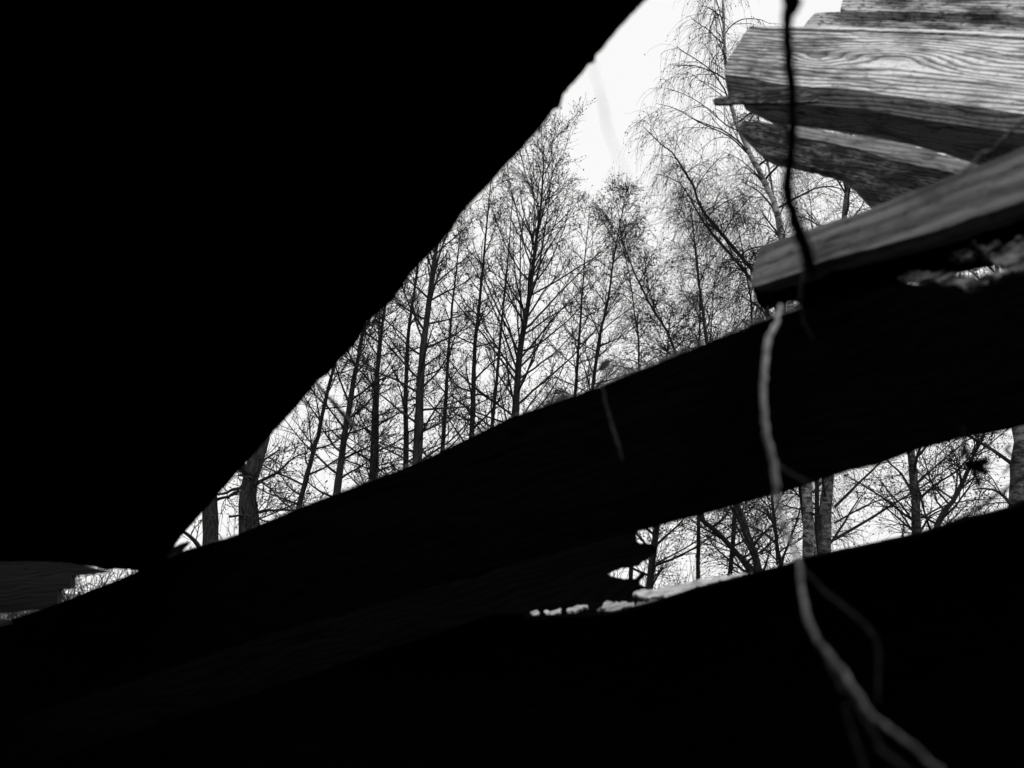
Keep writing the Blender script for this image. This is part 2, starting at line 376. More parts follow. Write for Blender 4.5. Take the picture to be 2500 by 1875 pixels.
tree('alder_tree', 'dark stem slanting up to the right beside the hanging leaf cluster', A,
     [(2300, 1278), (2352, 1201), (2420, 1062), (2490, 900)], 13, 13, 'alder', M_bark, M_twig, 56, L1=1.8, dens=.8, group=G2, t0=.25)
tree('alder_tree', 'upright dark trunk at the torn end of the broken plank', A,
     [(1588, 1440), (1607, 1296), (1620, 1150), (1625, 950), (1640, 760)], 15, 17, 'alder', M_bark, M_twig, 57, L1=2.3, dens=.9, group=G2, t0=.2,
     limbs=[([(1604, 1375), (1660, 1345), (1720, 1310), (1800, 1280)], 4.5)])
tree('alder_tree', 'dark trunk leaning left across the lower gap, over the pale splintered board', A,
     [(1822, 1398), (1743, 1306), (1702, 1262), (1668, 1100), (1640, 865), (1561, 720), (1515, 610), (1500, 500)], 14.5, 13, 'alder', M_bark, M_twig, 58, L1=2.1, dens=1, group=G2, t0=.25,
     spec=dict(tr3=-.05), limbs=[([(1850, 1398), (1790, 1350), (1700, 1310), (1640, 1290)], 5), ([(1848, 1402), (1800, 1360), (1720, 1335), (1650, 1320)], 4)])
tree('alder_tree', 'stout dark trunk rising left of the pale vine in the lower gap', A,
     [(1860, 1405), (1837, 1320), (1807, 1235), (1775, 1080), (1740, 860), (1715, 700), (1700, 580), (1690, 490)], 13, 19, 'birch', M_bark, M_twig, 59, L1=2.0, dens=1.1, group=G2, t0=.25,
     spec=dict(tr3=-.1, tr2=-.02, tr1=.02), limbs=[([(1848, 1360), (1800, 1290), (1760, 1220)], 7)])
tree('birch_tree', 'long birch limb leaning far left, its tip arching over the middle of the opening', B,
     [(1985, 1340), (1965, 1000), (1905, 735), (1838, 643), (1775, 565), (1720, 497), (1700, 440), (1659, 371), (1625, 344), (1575, 292)], 15, 22, 'birch', M_bark, M_twig2, 60,
     L1=2.2, dens=1.2, group=G2, t0=.35)
tree('birch_tree', 'lower of the two birch limbs leaning far left', B,
     [(1978, 1350), (1930, 1000), (1870, 760), (1794, 643), (1750, 590), (1713, 541), (1659, 453), (1600, 425)], 16, 19, 'birch', M_bark, M_twig2, 61,
     L1=2.0, dens=1.3, group=G2, t0=.35)
tree('birch_tree', 'dense young birch with a tangled upright crown in the middle of the right thicket', B,
     [(1700, 1200), (1702, 900), (1705, 750), (1700, 640), (1690, 560), (1685, 510)], 18, 8, 'birch', M_bark, M_twig2, 62, L1=1.6, dens=1.7, group=G2, t0=.35, spec=dict(tr3=-.12))
tree('birch_tree', 'thin young birch just above the dark beam, right of the bushy young alder', B,
     [(1560, 1100), (1570, 850), (1560, 760), (1545, 660), (1530, 600), (1520, 540)], 18, 8, 'birch', M_bark, M_twig2, 63, L1=1.9, dens=1.7, group=G2, t0=.35, spec=dict(tr3=-.12))
tree('birch_tree', 'crooked thin birch climbing left of the tilted board end', B,
     [(1800, 1100), (1830, 800), (1825, 700), (1815, 600), (1790, 520), (1770, 450)], 15, 8, 'birch', M_bark, M_twig2, 64, L1=1.7, dens=1.2, group=G2, t0=.35)
tree('birch_tree', 'fine twiggy birch behind the dark hanging stem, above the tilted board', B,
     [(1990, 1000), (1985, 700), (1990, 560), (1980, 450), (1975, 400)], 18, 8, 'birch', M_bark, M_twig2, 65, L1=2.0, dens=1.3, group=G2, t0=.3, spec=dict(tr3=-.15))
tree('birch_tree', 'many stemmed birch scrub crossed by the pale vine in the lower gap', B,
     [(1906, 1400), (1893, 1290), (1885, 1180), (1880, 1000), (1880, 800)], 15, 9, 'birch', M_bark, M_twig2, 66, L1=1.7, dens=1.3, group=G2, t0=.2, spec=dict(tr3=-.12),
     limbs=[([(1900, 1390), (1925, 1300), (1945, 1200)], 7), ([(1898, 1380), (1880, 1300), (1850, 1220)], 6)])

# low scrub behind the small gap at the far left
def shrub(lab, x, y, Y, n, hgt, seed):
    rng = np.random.default_rng(seed); c = PY(x, y, Y); c[2] = -.05
    root = empty('shrub', tuple(c)); tag(root, lab, 'shrub', 'scrub behind the gaps')
    az = rng.uniform(0, 6.28, n); el = np.radians(rng.uniform(35, 85, n))
    D = np.stack([np.cos(az)*np.cos(el), np.sin(az)*np.cos(el), np.sin(el)], -1)
    S = c+rng.normal(0, .12, (n, 3))*np.array([1, 1, 0]); L = hgt*rng.uniform(.6, 1.2, n)
    t_ = Tubes(); B1 = grow(S, D, L, 12, .06, lambda u: -Zv*.13*u, rng); R1 = np.full((n, 13), .009)*np.linspace(1, .4, 13); t_.add(B1, R1, 5)
    c2 = Tubes()
    S, D, R, t = spawn(B1, R1, 12, .15, 1, .7, rng); B2 = grow(S, D, rng.uniform(.2, .7, len(t)), 5, .12, lambda u: Zv*.02, rng); R2 = np.full((len(t), 6), .0035); c2.add(B2, R2, 3)
    S, D, R, t = spawn(B2, R2, 5, .1, 1, .7, rng); B3 = grow(S, D, rng.uniform(.08, .3, len(t)), 3, .15, lambda u: Zv*.0, rng); c2.add(B3, np.full((len(t), 4), .0022), 3)
    ii = rng.integers(0, len(B3), len(B3)); c2.dots.append((B3[ii, 2], rng.uniform(.006, .013, len(ii))))
    t_.build('stem', M_twig, root, c); c2.build('twigs', M_twig, root, c)
shrub('dense arching shrub seen in the small gap beside the grey plank end', 215, 1500, 10, 26, 1.9, 81)
shrub('thin tangled shrub at the left tip of the small gap', 120, 1500, 11, 26, 1.9, 82)
shrub('low tangled shrub in the slit at the left picture edge', 20, 1500, 12, 26, 1.6, 83)
shrub('arching shrub at the pointed right tip of the small gap', 320, 1500, 11, 22, 2.1, 84)
shrub('tangled tall shrub seen through the notch of the torn plank end', 1530, 1500, 13, 34, 3.3, 86)
shrub('wide tall shrub just right of the torn plank end, above the bleached board edge', 1680, 1500, 15, 34, 3.4, 87)
shrub('twiggy shrub behind the right end of the lower gap', 2400, 1500, 12, 30, 3.6, 88)
shrub('shrub at the foot of the leftmost oak', 450, 1450, 10.5, 22, 2.2, 85)

# ------------------------------------------------------------------ the collapsed shed
def plane3(a, b, c):
    a, b, c = P(*a), P(*b), P(*c); n = np.cross(b-a, c-a); n /= np.linalg.norm(n)
    if n@(a-CAM) > 0: n = -n
    return a, n
def plane_tilt(a, b, tilt):           # through two points, leaning back by tilt degrees from facing the viewer
    a, b = P(*a), P(*b); L = (b-a)/np.linalg.norm(b-a); t = math.radians(tilt)
    v = CAM-(a+b)/2; v = v-L*(v@L); v /= np.linalg.norm(v)
    u = UP-L*(UP@L); u = u-v*(u@v); u /= np.linalg.norm(u)
    return a, v*math.cos(t)+u*math.sin(t)
def ragged(pts, amp, step, seed, closed=True):
    rng = random.Random(seed); out = []; n = len(pts)
    for i in range(n):
        a = pts[i]; b = pts[(i+1) % n]; L = math.hypot(b[0]-a[0], b[1]-a[1]); out.append(a)
        if max(abs(a[0]-1250), abs(b[0]-1250)) > 1700 and L > 1200: continue
        k = int(L/step); nx, ny = (-(b[1]-a[1])/max(L, 1), (b[0]-a[0])/max(L, 1)); o = 0
        for j in range(1, k):
            t = j/k; o = .72*o+rng.gauss(0, amp*.6); e = o*min(1, 4*t, 4*(1-t))
            out.append((a[0]+(b[0]-a[0])*t+nx*e, a[1]+(b[1]-a[1])*t+ny*e))
    return out
def board(name, px, pl, thick, mat, grain, label=None, cat=None, amp=1.2, step=12, seed=1, parent=None, group=None, bev=.003):
    import bmesh
    a, n = pl
    def on(x, y):
        r = fw+RT*(x-1250)/F_PX-UP*(y-937.5)/F_PX
        return CAM+r*(((a-CAM)@n)/(r@n))
    pts = ragged(px, amp, step, seed); W = [on(*p) for p in pts]
    g = on(*grain[1])-on(*grain[0]); ex = g/np.linalg.norm(g); ey = np.cross(n, ex)
    org = on(*grain[0]); M3 = np.array([ex, ey, n])
    loc = [(M3@(w_-org)) for w_ in W]
    bm = bmesh.new(); f = [bm.verts.new((v[0], v[1], 0)) for v in loc]; bk = [bm.verts.new((v[0], v[1], -thick)) for v in loc]
    k = len(f)
    A1 = bm.faces.new(f); A2 = bm.faces.new(bk[::-1])
    for i in range(k): bm.faces.new((f[i], bk[i], bk[(i+1) % k], f[(i+1) % k]))
    bm.normal_update()
    bmesh.ops.triangulate(bm, faces=[A1, A2], ngon_method='EAR_CLIP')
    bmesh.ops.recalc_face_normals(bm, faces=bm.faces)
    me = bpy.data.meshes.new(name); bm.to_mesh(me); bm.free(); me.materials.append(mat)
    o = bpy.data.objects.new(name, me); C.objects.link(o)
    mw = Matrix.Identity(4)
    for i in range(3): mw[i][0], mw[i][1], mw[i][2], mw[i][3] = ex[i], ey[i], n[i], org[i]
    o.matrix_world = mw
    if parent is not None: o.parent = parent; o.matrix_parent_inverse = parent.matrix_world.inverted()
    if label: tag(o, label, cat, group)
    if bev:
        md = o.modifiers.new('worn_edges', 'BEVEL'); md.width = bev; md.segments = 2; md.limit_method = 'ANGLE'; md.angle_limit = math.radians(50)
    return o

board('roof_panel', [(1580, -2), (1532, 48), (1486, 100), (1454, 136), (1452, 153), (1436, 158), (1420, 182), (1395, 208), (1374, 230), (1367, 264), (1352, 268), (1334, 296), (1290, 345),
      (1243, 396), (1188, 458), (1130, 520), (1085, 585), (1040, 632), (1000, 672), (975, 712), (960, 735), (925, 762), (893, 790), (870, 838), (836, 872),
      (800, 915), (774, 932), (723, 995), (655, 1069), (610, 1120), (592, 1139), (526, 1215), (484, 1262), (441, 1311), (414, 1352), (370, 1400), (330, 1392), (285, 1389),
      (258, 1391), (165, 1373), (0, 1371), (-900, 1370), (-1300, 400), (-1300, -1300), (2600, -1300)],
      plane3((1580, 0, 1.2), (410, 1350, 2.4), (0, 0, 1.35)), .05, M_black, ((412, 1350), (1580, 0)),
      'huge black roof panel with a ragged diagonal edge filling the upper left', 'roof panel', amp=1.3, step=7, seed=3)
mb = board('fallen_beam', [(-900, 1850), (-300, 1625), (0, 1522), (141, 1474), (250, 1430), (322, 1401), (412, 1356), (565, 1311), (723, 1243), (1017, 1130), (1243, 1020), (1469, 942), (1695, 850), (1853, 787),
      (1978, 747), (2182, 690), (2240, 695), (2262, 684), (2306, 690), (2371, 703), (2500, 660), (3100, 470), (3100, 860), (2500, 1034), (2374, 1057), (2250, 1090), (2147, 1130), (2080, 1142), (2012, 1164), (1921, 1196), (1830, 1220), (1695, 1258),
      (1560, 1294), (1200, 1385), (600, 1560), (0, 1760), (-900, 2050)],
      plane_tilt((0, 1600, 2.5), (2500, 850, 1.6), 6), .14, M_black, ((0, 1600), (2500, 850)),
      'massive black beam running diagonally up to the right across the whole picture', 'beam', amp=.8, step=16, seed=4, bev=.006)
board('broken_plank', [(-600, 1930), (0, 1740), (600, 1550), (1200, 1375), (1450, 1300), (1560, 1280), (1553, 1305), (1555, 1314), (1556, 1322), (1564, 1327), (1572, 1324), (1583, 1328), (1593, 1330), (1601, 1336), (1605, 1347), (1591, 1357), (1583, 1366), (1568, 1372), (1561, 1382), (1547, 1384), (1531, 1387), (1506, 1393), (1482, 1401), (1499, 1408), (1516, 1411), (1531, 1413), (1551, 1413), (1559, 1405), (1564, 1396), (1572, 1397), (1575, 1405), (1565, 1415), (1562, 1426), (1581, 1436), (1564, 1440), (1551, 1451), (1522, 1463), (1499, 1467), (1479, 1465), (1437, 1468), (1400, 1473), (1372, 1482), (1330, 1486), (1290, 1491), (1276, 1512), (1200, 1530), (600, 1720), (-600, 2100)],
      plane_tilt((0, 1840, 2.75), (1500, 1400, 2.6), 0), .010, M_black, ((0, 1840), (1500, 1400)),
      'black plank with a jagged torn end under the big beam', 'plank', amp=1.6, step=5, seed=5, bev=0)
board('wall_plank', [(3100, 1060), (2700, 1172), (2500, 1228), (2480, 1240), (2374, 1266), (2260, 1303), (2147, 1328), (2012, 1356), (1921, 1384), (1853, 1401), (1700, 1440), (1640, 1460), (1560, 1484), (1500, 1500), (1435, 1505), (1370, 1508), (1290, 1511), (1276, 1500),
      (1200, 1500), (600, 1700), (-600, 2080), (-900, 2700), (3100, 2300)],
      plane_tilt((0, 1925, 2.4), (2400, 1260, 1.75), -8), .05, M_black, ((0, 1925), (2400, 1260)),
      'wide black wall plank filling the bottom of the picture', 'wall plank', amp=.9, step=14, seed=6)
M_grey = wood('grey_plank_wood', .006, .014, 90, seed=4, stain=.3)
board('grey_plank', [(-700, 1330), (0, 1366), (120, 1360), (165, 1372), (265, 1396), (210, 1402), (174, 1406), (173, 1437), (141, 1440), (140, 1476), (100, 1487), (0, 1497), (-700, 1530)],
      plane_tilt((0, 1440, 2.7), (170, 1420, 2.7), 5), .03, M_grey, ((0, 1440), (170, 1425)),
      'faint dark grey plank end with a notch at the left edge', 'plank', amp=.8, step=8, seed=7)

M_c = wood('pale_ringed_wood', .02, 1.0, 50, knots=((.66, .05, .20, .07, -.075), (.36, .0, .09, .035, .035)), stain=.6, so=.02, ss=1.3, seed=1.7, bmp=1.0, rough=.6, wave=.085, ringy=.88,
  spots=((.49, -.085, .035, .012, .9), (.14, -.085, .02, .012, .9), (1.12, .14, .07, .03, .9), (.33, .10, .09, .035, .75), (.22, -.09, .03, .02, .6), (.02, .0, .30, .3, .62), (.9, .19, .2, .02, .5), (1.0, -.05, .12, .01, .5), (.6, .17, .12, .02, .5)))  # the widest spot darkens the left end of the board
M_b = wood('stained_pale_wood', .12, .80, 60, stain=.85, so=.05, seed=5.1, wave=.05, spots=((.25, .02, .10, .04, .8), (.5, .03, .06, .03, .7), (.95, .0, .12, .02, .6)))
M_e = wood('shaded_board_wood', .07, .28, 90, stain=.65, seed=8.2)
M_f = wood('rough_mossy_wood', .02, .20, 60, stain=.93, so=.09, ss=1.6, wave=.2, seed=2.9, bmp=1.0)
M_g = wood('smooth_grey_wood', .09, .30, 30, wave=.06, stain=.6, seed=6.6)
M_strip = wood('sapwood_strip', .08, .30, 50, stain=.8, seed=7.7, wave=.1)
M_torn = wood('torn_pale_wood', .03, .75, 120, stain=1.0, so=.06, ss=4, seed=9.3)
q = lambda L: [(1650+x/2.592, y/2.592) for x, y in L]
GB = 'broken boards jutting in at the upper right'
board('weathered_board', q([(1040, 62), (1052, 15), (1075, -60), (1120, -150), (3200, -120), (3200, 150), (2203, 108), (1900, 88), (1450, 76), (1100, 70)]),
      plane_tilt((2060, 20, 3.7), (2480, 30, 3.2), 48), .05, M_b, ((2060, 10), (2480, 20)), 'topmost pale board cut off by the upper picture edge', 'board', seed=11, group=GB)
board('weathered_board', q([(800, 185), (845, 120), (880, 82), (1040, 74), (1450, 78), (2203, 108), (3200, 155), (3200, 340), (2203, 270), (1400, 230), (900, 220)]),
      plane_tilt((1980, 50, 3.95), (2480, 60, 3.5), 48), .04, M_b, ((1960, 50), (2480, 65)), 'blotchy pale board with a slanted end just above the wide ringed board', 'board', seed=12, group=GB)
board('weathered_board', q([(304, 452), (330, 380), (390, 285), (430, 218), (468, 166), (560, 164), (800, 172), (1400, 188), (2203, 222), (3200, 270), (3200, 830), (2203, 722), (1600, 640), (1100, 566), (700, 540), (480, 492), (312, 474)]),
      plane_tilt((1775, 150, 3.3), (2480, 190, 2.75), 50), .085, M_c, ((1775, 130), (2480, 185)), 'widest board with pale curving grain rings and a slanted left end', 'board', seed=13, group=GB, amp=.7, bev=.009)
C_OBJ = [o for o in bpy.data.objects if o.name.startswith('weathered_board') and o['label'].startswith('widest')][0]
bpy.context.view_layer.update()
board('highlight_edge', q([(465, 168), (560, 163), (800, 168), (1100, 172), (1400, 182), (1800, 196), (2203, 214), (3200, 258), (3200, 292), (2203, 236), (1800, 212), (1400, 196), (1100, 186), (800, 182), (560, 178)]),
      plane_tilt((1830, 65, 3.24), (2480, 86, 2.70), 68), .010, wood('highlight_edge_wood', .4, .8, 40, stain=.4), ((1830, 67), (2480, 88)), amp=1.0, step=9, seed=24, parent=C_OBJ)  # pale sapwood strip added as the highlight line along the board's top
board('splinter', q([(232, 632), (255, 618), (330, 602), (480, 582), (700, 560), (900, 560), (900, 640), (700, 655), (480, 652), (400, 648), (330, 655), (240, 655)]),
      plane_tilt((1740, 242, 3.15), (1920, 232, 3.0), 40), .014, M_f, ((1740, 243), (1920, 228)), 'thin pointed splinter sticking out left below the wide ringed board', 'splinter', seed=14)
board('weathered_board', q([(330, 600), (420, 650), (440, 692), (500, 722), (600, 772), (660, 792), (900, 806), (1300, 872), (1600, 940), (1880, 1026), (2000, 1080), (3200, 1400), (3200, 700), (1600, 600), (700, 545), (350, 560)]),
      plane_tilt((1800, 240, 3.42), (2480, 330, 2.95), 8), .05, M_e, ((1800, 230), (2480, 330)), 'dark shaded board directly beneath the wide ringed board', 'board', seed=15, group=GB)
board('weathered_board', q([(432, 760), (405, 788), (398, 822), (450, 880), (500, 930), (545, 975), (600, 1000), (700, 1020), (800, 1045), (950, 1082), (1050, 1112), (1130, 1180), (1190, 1245), (1240, 1312), (1600, 1700), (2900, 1500), (2900, 1250), (1850, 1045), (1600, 965), (1300, 902), (900, 842), (700, 798), (560, 775)]),
      plane_tilt((1810, 310, 3.2), (2300, 400, 2.7), 30), .045, M_f, ((1810, 310), (2360, 410)), 'rough mossy board with a curved rotten lower edge', 'board', seed=16, group=GB, amp=1.6, step=8)
# a grey strip of lighter sapwood along its top
board('weathered_board', q([(700, 792), (780, 800), (1000, 838), (1300, 880), (1600, 948), (1880, 1030), (1980, 1090), (1800, 1110), (1600, 1062), (1350, 1010), (1200, 958), (1000, 905), (780, 870)]),
      plane_tilt((1920, 325, 2.9), (2360, 400, 2.62), 45), .012, M_strip, ((1920, 325), (2360, 405)), 'narrow lighter strip of board between the dark shaded board and the mossy board', 'board', seed=17, group=GB, amp=1.4, step=9)
# diagonal blurred board near the camera: upper face, and its thickness below with the shade painted as black wood
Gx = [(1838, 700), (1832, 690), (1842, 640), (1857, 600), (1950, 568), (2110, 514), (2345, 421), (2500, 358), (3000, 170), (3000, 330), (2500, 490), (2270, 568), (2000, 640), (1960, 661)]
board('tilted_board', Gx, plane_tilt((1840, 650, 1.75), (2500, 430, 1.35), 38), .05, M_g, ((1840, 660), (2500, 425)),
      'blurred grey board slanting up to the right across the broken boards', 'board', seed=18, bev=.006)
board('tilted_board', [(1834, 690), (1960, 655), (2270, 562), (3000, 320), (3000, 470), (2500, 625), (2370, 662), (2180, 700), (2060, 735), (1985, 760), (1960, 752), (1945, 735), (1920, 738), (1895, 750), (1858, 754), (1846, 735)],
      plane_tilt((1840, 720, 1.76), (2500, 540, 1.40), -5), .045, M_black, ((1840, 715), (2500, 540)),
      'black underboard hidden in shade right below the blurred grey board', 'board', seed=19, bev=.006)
z2 = lambda L: [(1650+x/2.592, 500+y/2.592) for x, y in L]
GS = 'pale torn splinters on the beam'
for k_, (pp, lab) in enumerate([
    ([(1380, 450), (1430, 428), (1480, 415), (1600, 418), (1700, 405), (1760, 440), (1880, 440), (1900, 478), (2050, 420), (2203, 362), (2600, 200), (2600, 260), (2203, 412), (2040, 460), (1870, 522), (1780, 500), (1690, 490), (1600, 462), (1540, 492), (1450, 470)], 'long pale torn strip of wood along the upper edge of the big beam'),
    ([(1720, 330), (1760, 298), (1850, 268), (1892, 292), (1870, 326), (1800, 335)], 'small pale wood chip left of the dark crossing stick'),
    ([(1905, 262), (1935, 245), (1972, 268), (2010, 228), (2062, 238), (2040, 268), (1985, 285), (1950, 300)], 'small pale forked chip at the tip of the dark crossing stick'),
    ([(1980, 320), (2060, 300), (2120, 240), (2203, 200), (2500, 80), (2500, 200), (2203, 330), (2110, 370), (2040, 385), (2000, 350)], 'mottled pale rotten wood at the right edge above the big beam')]):
    board('wood_splinter', z2(pp), plane_tilt((2200, 680, 1.55), (2500, 560, 1.36), 50), .012, M_torn, ((2200, 680), (2500, 560)), lab, 'splinter', seed=30+k_, group=GS, amp=4.5, step=6, bev=0)
z3 = lambda L: [(1200+x/2.949, 1150+y/2.949) for x, y in L]
GT = 'pale splintered wood lying in the slit of the lower gap'
M_torn2 = wood('bleached_wood', .28, .72, 120, stain=.6, ss=5, seed=3.3)
M_torn3 = wood('greyed_wood', .06, .20, 120, stain=.6, seed=4.3)
for k_, (pp, lab, mm) in enumerate([
    ([(1018, 892), (1045, 862), (1080, 850), (1200, 845), (1330, 818), (1500, 778), (1650, 752), (1800, 735), (1930, 724), (1900, 745), (1750, 762), (1600, 800), (1440, 845), (1370, 878), (1330, 898), (1200, 905), (1080, 905)], 'long bleached splintered board edge at the left end of the lower gap', M_torn2),
    ([(1330, 900), (1440, 848), (1600, 805), (1750, 768), (1900, 742), (1880, 780), (1700, 815), (1500, 870), (1380, 905)], 'dim grey board edge right under the bleached board edge', M_torn3),
    ([(1030, 975), (1060, 938), (1110, 945), (1180, 918), (1240, 918), (1180, 950), (1100, 975), (1050, 985)], 'grey splinter just below the left tip of the bleached board edge', M_torn3),
    ([(755, 1000), (810, 950), (860, 938), (930, 945), (985, 950), (1022, 938), (1022, 960), (960, 975), (900, 1000), (850, 1025), (810, 1015), (830, 985)], 'ragged pale chip for a lit patch, widest of the chips in the dark slit', M_torn2),
    ([(540, 1010), (555, 985), (620, 965), (690, 962), (690, 980), (620, 1000), (560, 1020)], 'thin pale chip for a lit patch, third from the left in the dark slit', M_torn2),
    ([(375, 1005), (400, 998), (440, 1005), (500, 985), (490, 1020), (450, 1045), (400, 1035)], 'pale chip for a lit patch, second from the left in the dark slit', M_torn2),
    ([(258, 1020), (300, 1008), (342, 1012), (325, 1045), (275, 1048)], 'leftmost pale chip for a lit patch in the dark slit', M_torn2)]):
    d = 2.35 if k_ < 3 else 2.68  # chips in the dark slit stand in for lit wood beyond the gap
    board('wood_splinter', z3(pp), plane_tilt((1500, 1470, d), (1800, 1400, d-.08), 66), .008, mm, ((1500, 1470), (1800, 1400)), lab, 'splinter', seed=40+k_, group=GT, amp=3.0, step=4, bev=0)
board('broken_plank', [(1180, 1455), (1300, 1450), (1440, 1445), (1530, 1447), (1650, 1447), (1660, 1500), (1440, 1550), (1180, 1570)], plane_tilt((1200, 1500, 2.82), (1500, 1470, 2.82), 0), .02, M_black, ((1200, 1500), (1500, 1470)),  # added black backing, hides the bright sky between the chips
      'short black backing plank added behind the row of pale chips in the slit', 'plank', seed=48)
board('wood_splinter', [(-120, 1520), (-60, 1508), (10, 1511), (30, 1517), (5, 1523), (-60, 1530)], plane_tilt((-60, 1515, 2.3), (30, 1515, 2.3), 50), .008, M_torn2, ((-60, 1515), (30, 1515)),
      'pale sliver low at the left picture edge', 'splinter', seed=50, amp=.5, bev=0)

# unseen dark shed shell added round the camera to keep light out (open above the beam on the right)
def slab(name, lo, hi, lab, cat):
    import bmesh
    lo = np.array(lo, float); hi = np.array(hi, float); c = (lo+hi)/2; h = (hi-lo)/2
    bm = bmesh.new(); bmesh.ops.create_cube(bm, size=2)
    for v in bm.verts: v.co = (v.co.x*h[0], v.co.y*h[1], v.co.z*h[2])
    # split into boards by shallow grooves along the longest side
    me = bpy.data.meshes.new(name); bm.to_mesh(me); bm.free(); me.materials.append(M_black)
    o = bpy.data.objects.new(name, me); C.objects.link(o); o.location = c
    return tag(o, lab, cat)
slab('unseen_shed_wall', (-3.2, -1.7, -.1), (3.2, -1.6, 3.2), 'unseen dark plank wall added behind the viewpoint', 'wall')
slab('unseen_shed_wall', (-3.3, -1.6, -.1), (-3.2, 1.9, 3.4), 'unseen dark plank wall added on the left of the viewpoint', 'wall')
slab('unseen_shed_wall', (2.6, -1.6, -.1), (2.7, 1.6, 3.2), 'unseen dark plank wall added on the right of the viewpoint', 'wall')
slab('unseen_shed_roof', (-3.2, -1.6, 2.75), (2.6, .25, 2.83), 'unseen dark roof added above the viewpoint, cut back for light', 'roof')  # front edge set back to let more light reach the vine
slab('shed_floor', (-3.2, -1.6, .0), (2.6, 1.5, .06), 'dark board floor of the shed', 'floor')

# ------------------------------------------------------------------ stems, vines and leaves near the camera
def stem(name, pts, mat, parent=None, label=None, cat=None, n=40, sides=8, jit=.0006, seed=1, group=None):
    """pts: (x, y, depth, width in photo pixels)"""
    rng = np.random.default_rng(seed)
    Q = np.array([list(P(x, y, d))+[w_/F_PX*d/2] for x, y, d, w_ in pts]); s = smooth_path(Q, n)
    pos = s[:, :3]+rng.normal(0, jit, (n, 3)); t = Tubes(); t.add(pos, np.maximum(s[:, 3], .0003)*(1+rng.normal(0, .05, n)), sides)
    o = t.build(name, mat, None, pos[0]); o.location = tuple(pos[0])
    if parent is not None: o.parent = parent; o.location = Vector(pos[0])-parent.location
    if label: tag(o, label, cat, group)
    return o
s1 = [(1950, -900, 1.05, 20), (1935, -450, 1.05, 23), (1925, -120, 1.05, 26), (1926, 0, 1.05, 28), (1938, 12, 1.05, 34), (1921, 40, 1.05, 26), (1921, 70, 1.05, 22), (1927, 154, 1.05, 22), (1935, 250, 1.05, 22), (1935, 308, 1.05, 22), (1931, 386, 1.05, 22), (1921, 440, 1.05, 25), (1920, 462, 1.05, 27), (1932, 510, 1.05, 24), (1944, 550, 1.05, 26), (1960, 590, 1.05, 27), (1978, 645, 1.05, 24), (1985, 680, 1.06, 14)]
s1 = [(x, y, d*.74, w_*1.25) for x, y, d, w_ in s1]
v1 = stem('hanging_stem', s1, M_dark_twig, label='black knobbly stem hanging down in front of the broken boards', cat='stem', n=110, jit=.0005, seed=2)
stem('shoot', [(1962, 640, 1.05, 7), (1955, 720, 1.03, 6), (1960, 780, 1.02, 5), (1985, 830, 1.0, 4)], M_dark_twig, v1, seed=3)
# pale vine
vine = stem('dry_vine', [(x, y, d*(1-.04*max(0, y-1300)/600), w_*(.8 if y < 1200 else .62)) for x, y, d, w_ in [(1905, 745, 1.05, 10), (1897, 785, 1.02, 14), (1876, 833, 1.0, 20), (1868, 886, .98, 18), (1864, 963, .95, 18), (1867, 1040, .92, 19), (1880, 1100, .90, 19), (1893, 1160, .88, 20), (1900, 1230, .86, 20),
     (1915, 1290, .84, 20), (1945, 1360, .8, 20), (1953, 1410, .78, 20), (1961, 1456, .76, 20), (1972, 1510, .73, 25), (1993, 1556, .71, 20), (2048, 1629, .68, 24), (2097, 1699, .65, 20), (2138, 1754, .63, 20), (2214, 1810, .6, 20), (2284, 1872, .58, 18), (2380, 1960, .55, 18)]],
     M_pale_twig, label='long pale dry vine winding down in front of the black beam', cat='vine', n=130, jit=.0007, seed=5)
for k_, pp in enumerate([
    [(1890, 1133, .89, 10), (1940, 1162, .88, 9), (1977, 1183, .87, 9), (2010, 1210, .86, 7)],
    [(1958, 1388, .78, 8), (2010, 1440, .76, 10), (2062, 1484, .74, 11), (2114, 1529, .72, 11), (2138, 1563, .71, 9), (2146, 1610, .70, 8), (2143, 1720, .68, 6)],
    [(1978, 1525, .73, 9), (2010, 1590, .71, 10), (2040, 1650, .68, 12), (2060, 1690, .66, 10)],
    [(2055, 1650, .68, 8), (2090, 1720, .66, 8), (2138, 1800, .63, 10), (2146, 1830, .62, 6)],
    [(2062, 1716, .66, 6), (2083, 1796, .64, 8), (2110, 1875, .62, 9), (2125, 1940, .60, 8)],
    [(2146, 1826, .62, 6), (2176, 1851, .60, 12), (2218, 1885, .58, 13), (2260, 1930, .57, 9)]]):
    stem('side_shoot', [(x, y, d*(1-.04*max(0, y-1300)/600), w_*.8) for x, y, d, w_ in pp], M_shoot, vine, seed=60+k_)  # shoots darker than the vine; light falloff put into their colour
stem('thin_twig', [(1455, 865, 1.5, 5), (1474, 900, 1.45, 6), (1470, 945, 1.4, 6), (1488, 1020, 1.35, 8), (1508, 1085, 1.3, 10), (1518, 1125, 1.28, 8)], M_grey_twig, label='faint grey twig against the middle of the black beam', cat='twig', seed=8)
stem('broken_twig', [(770, 930, 1.7, 7), (790, 958, 1.7, 10), (818, 987, 1.7, 10), (848, 1025, 1.68, 13), (866, 1048, 1.66, 8), (882, 1072, 1.65, 4)], M_leaf, label='small grey broken twig poking from the roof edge at the lower left', cat='twig', seed=9)
stem('thin_twig', [(1446, 150, .6, 2.2), (1458, 200, .59, 2), (1471, 255, .58, 4), (1482, 310, .57, 3), (1500, 360, .56, 1.5), (1545, 470, .55, 1.4)], M_dark_twig, label='very blurred faint twig in front of the white sky by the roof edge', cat='twig', seed=10)
stem('thin_twig', [(1240, 405, 1.3, 5), (1262, 425, 1.3, 8), (1290, 448, 1.3, 9), (1318, 478, 1.3, 5)], M_dark_twig, label='short blurred twig at the roof edge before the tallest alder', cat='twig', seed=12)
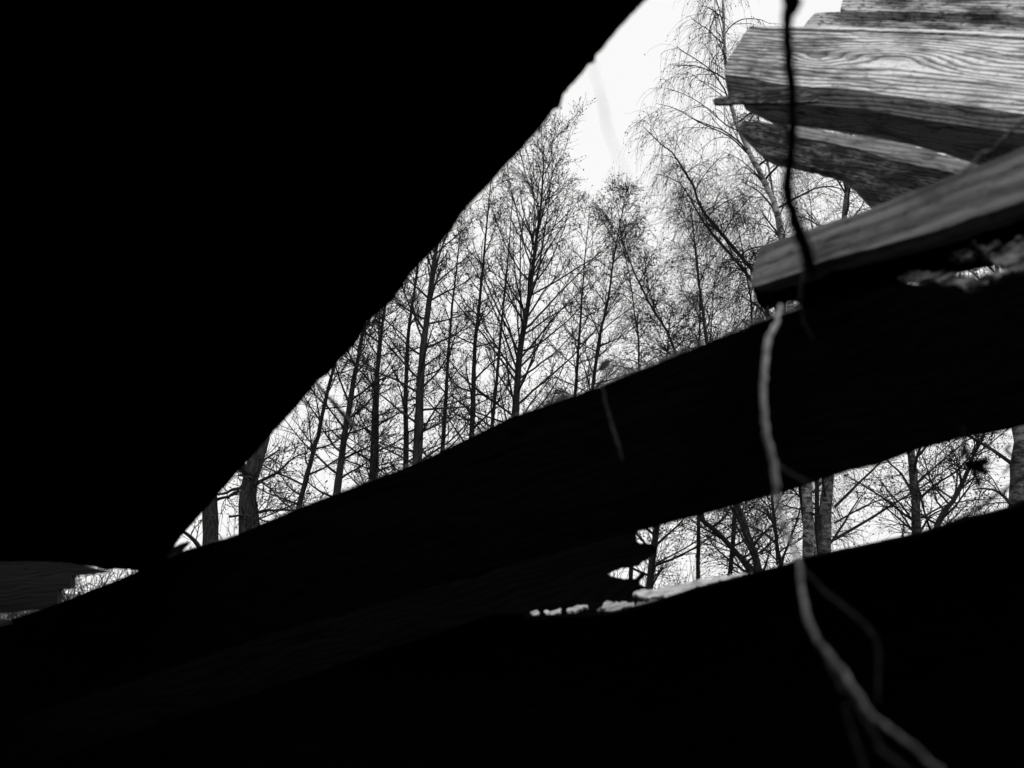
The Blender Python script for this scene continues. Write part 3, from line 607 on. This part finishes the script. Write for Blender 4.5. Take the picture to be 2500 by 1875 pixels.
stem('thin_twig', [(950, 715, 1.6, 7), (968, 728, 1.6, 10), (985, 752, 1.6, 5)], M_dark_twig, label='stubby blurred twig end at the bend of the roof edge', cat='twig', seed=13)
stem('thin_twig', [(2560, 1120, 1.2, 9), (2473, 1183, 1.25, 9), (2420, 1218, 1.27, 10), (2370, 1252, 1.3, 9), (2300, 1285, 1.32, 6)], M_dark_twig, label='blurred dark twig lying along the wall plank at the right', cat='twig', seed=14)
stem('thin_twig', [(2470, 1085, 1.5, 5), (2456, 1098, 1.5, 8), (2474, 1118, 1.5, 8), (2462, 1140, 1.5, 6), (2448, 1158, 1.5, 4)], M_dark_twig, label='kinked dark twig under the beam at the right edge', cat='twig', seed=15)
stem('dark_stick', [(2372, 590, 1.28, 12), (2392, 615, 1.28, 14), (2412, 640, 1.28, 13), (2425, 665, 1.28, 8)], M_dark_twig, label='short dark stick crossing the pale rotten wood above the beam', cat='stick', seed=16)
stem('thin_twig', [(2350, 420, 1.25, 7), (2379, 396, 1.25, 9), (2394, 374, 1.25, 9), (2420, 368, 1.25, 8), (2450, 340, 1.24, 9), (2480, 310, 1.23, 8), (2540, 270, 1.22, 7)], M_shoot, label='short grey twig in front of the dark boards where the tilted board crosses them', cat='twig', seed=17)
# leaves
def leaf_mesh(pts, wid, curl, seed):
    rng = np.random.default_rng(seed); V = []; Fc = []; n = 7; a = np.array(pts[0]); b = np.array(pts[1]); ax = b-a; L = np.linalg.norm(ax); ax /= L
    s = nrm(np.cross(ax, fw+rng.normal(0, .3, 3))); nn = np.cross(ax, s)
    for i in range(n):
        t = i/(n-1); w_ = wid*math.sin(math.pi*min(max(t, .04), .97))**.8*(1+rng.normal(0, .12))
        for j in (-1, -.5, 0, .5, 1):
            V.append(a+ax*L*t+s*w_*j*.5+nn*(curl*L*(abs(j)**2*.35+.3*math.sin(3*t))+rng.normal(0, .03*wid)))
    for i in range(n-1):
        for j in range(4): Fc.append((i*5+j, i*5+j+1, i*5+j+6, i*5+j+5))
    return V, Fc
lt = empty('leaf_cluster', tuple(P(2352, 1070, 1.35))); tag(lt, 'shrivelled dark leaf cluster hanging on a stalk under the beam', 'leaf cluster')
def in_parent(name, V, Fc, mat, par):
    o = link_mesh(name, [np.array(v)-np.array(par.location) for v in V], Fc, mat, par)
    md = o.modifiers.new('thickness', 'SOLIDIFY'); md.thickness = .0006
    return o
Qs = np.array([P(2350, 1040, 1.35), P(2356, 1085, 1.35), P(2370, 1125, 1.34), P(2386, 1165, 1.34), P(2384, 1188, 1.34)])
ts = Tubes(); qq = smooth_path(Qs, 20); ts.add(qq, np.full(20, .0034)*np.linspace(1, .5, 20), 6); ts.build('stalk', M_dark_twig, lt, np.array(lt.location))
for k_, (a_, b_, w_) in enumerate([((2368, 1126), (2418, 1128), .016), ((2375, 1140), (2414, 1156), .014), ((2372, 1150), (2392, 1196), .012), ((2352, 1080), (2342, 1126), .014), ((2350, 1128), (2392, 1142), .014), ((2362, 1135), (2386, 1172), .012), ((2394, 1130), (2408, 1112), .010)]):
    V, Fc = leaf_mesh((P(*a_, 1.34), P(*b_, 1.33)), w_, .2, 70+k_); in_parent('leaf', V, Fc, M_dark_twig, lt)
def one_leaf(a_, b_, d, w_, lab, mat, seed):
    pa = P(*a_, d); e = [np.array(v)-pa for v in leaf_mesh((P(*a_, d), P(*b_, d-.01)), w_, .15, seed)[0]]
    o = link_mesh('dead_leaf', e, leaf_mesh((P(*a_, d), P(*b_, d)), w_, .15, seed)[1], mat); o.location = tuple(pa)
    md = o.modifiers.new('thickness', 'SOLIDIFY'); md.thickness = .0006
    tag(o, lab, 'leaf')
one_leaf((409, 1360), (466, 1324), 2.2, .026, 'small grey curled leaf wedged in the left corner where roof panel and beam meet', M_leaf, 81)
one_leaf((1462, 905), (1490, 878), 1.9, .022, 'pale dry leaf standing on the middle of the beam edge', M_leaf, 82)
one_leaf((1390, 965), (1362, 975), 1.95, .016, 'greyish leaf lying on the beam edge left of the pale dry leaf', M_leaf, 83)

# moss and litter fringe along the upper edge of the beam
def fringe():
    rng = np.random.default_rng(9)
    edge = [(412, 1356), (565, 1311), (723, 1243), (1017, 1130), (1243, 1020), (1469, 942), (1695, 850), (1853, 787), (1978, 747)]
    a, n = plane_tilt((0, 1600, 2.5), (2500, 850, 1.6), 6)
    t = Tubes(); S = []; D = []; L = []
    e = np.array(edge, float); seg = np.linalg.norm(np.diff(e, axis=0), axis=1); cum = np.concatenate([[0], np.cumsum(seg)])
    clump = rng.uniform(0, cum[-1], 60)
    for i in range(3600):
        s = (rng.choice(clump)+rng.normal(0, 14)) if rng.random() < .8 else rng.uniform(0, cum[-1]); s = min(max(s, 1), cum[-1]-1)
        k = np.searchsorted(cum, s)-1; f = (s-cum[k])/seg[k]; x, y = e[k]*(1-f)+e[k+1]*f
        r = fw+RT*(x-1250)/F_PX-UP*(y+2-937.5)/F_PX; p = CAM+r*(((a-CAM)@n)/(r@n))
        S.append(p-n*rng.uniform(0, .12)); D.append(Zv+rng.normal(0, .6, 3)); L.append(rng.uniform(.004, .016)*(1.7 if x > 1150 else 1))
    Bm = grow(np.array(S), np.array(D), np.array(L), 3, .35, lambda u: 0, rng); t.add(Bm, np.full((len(S), 4), .0010), 3)
    o = t.build('moss_fringe', M_moss, None); tag(o, kind='stuff'); o.parent = mb; o.matrix_parent_inverse = mb.matrix_world.inverted()
bpy.context.view_layer.update()
fringe()
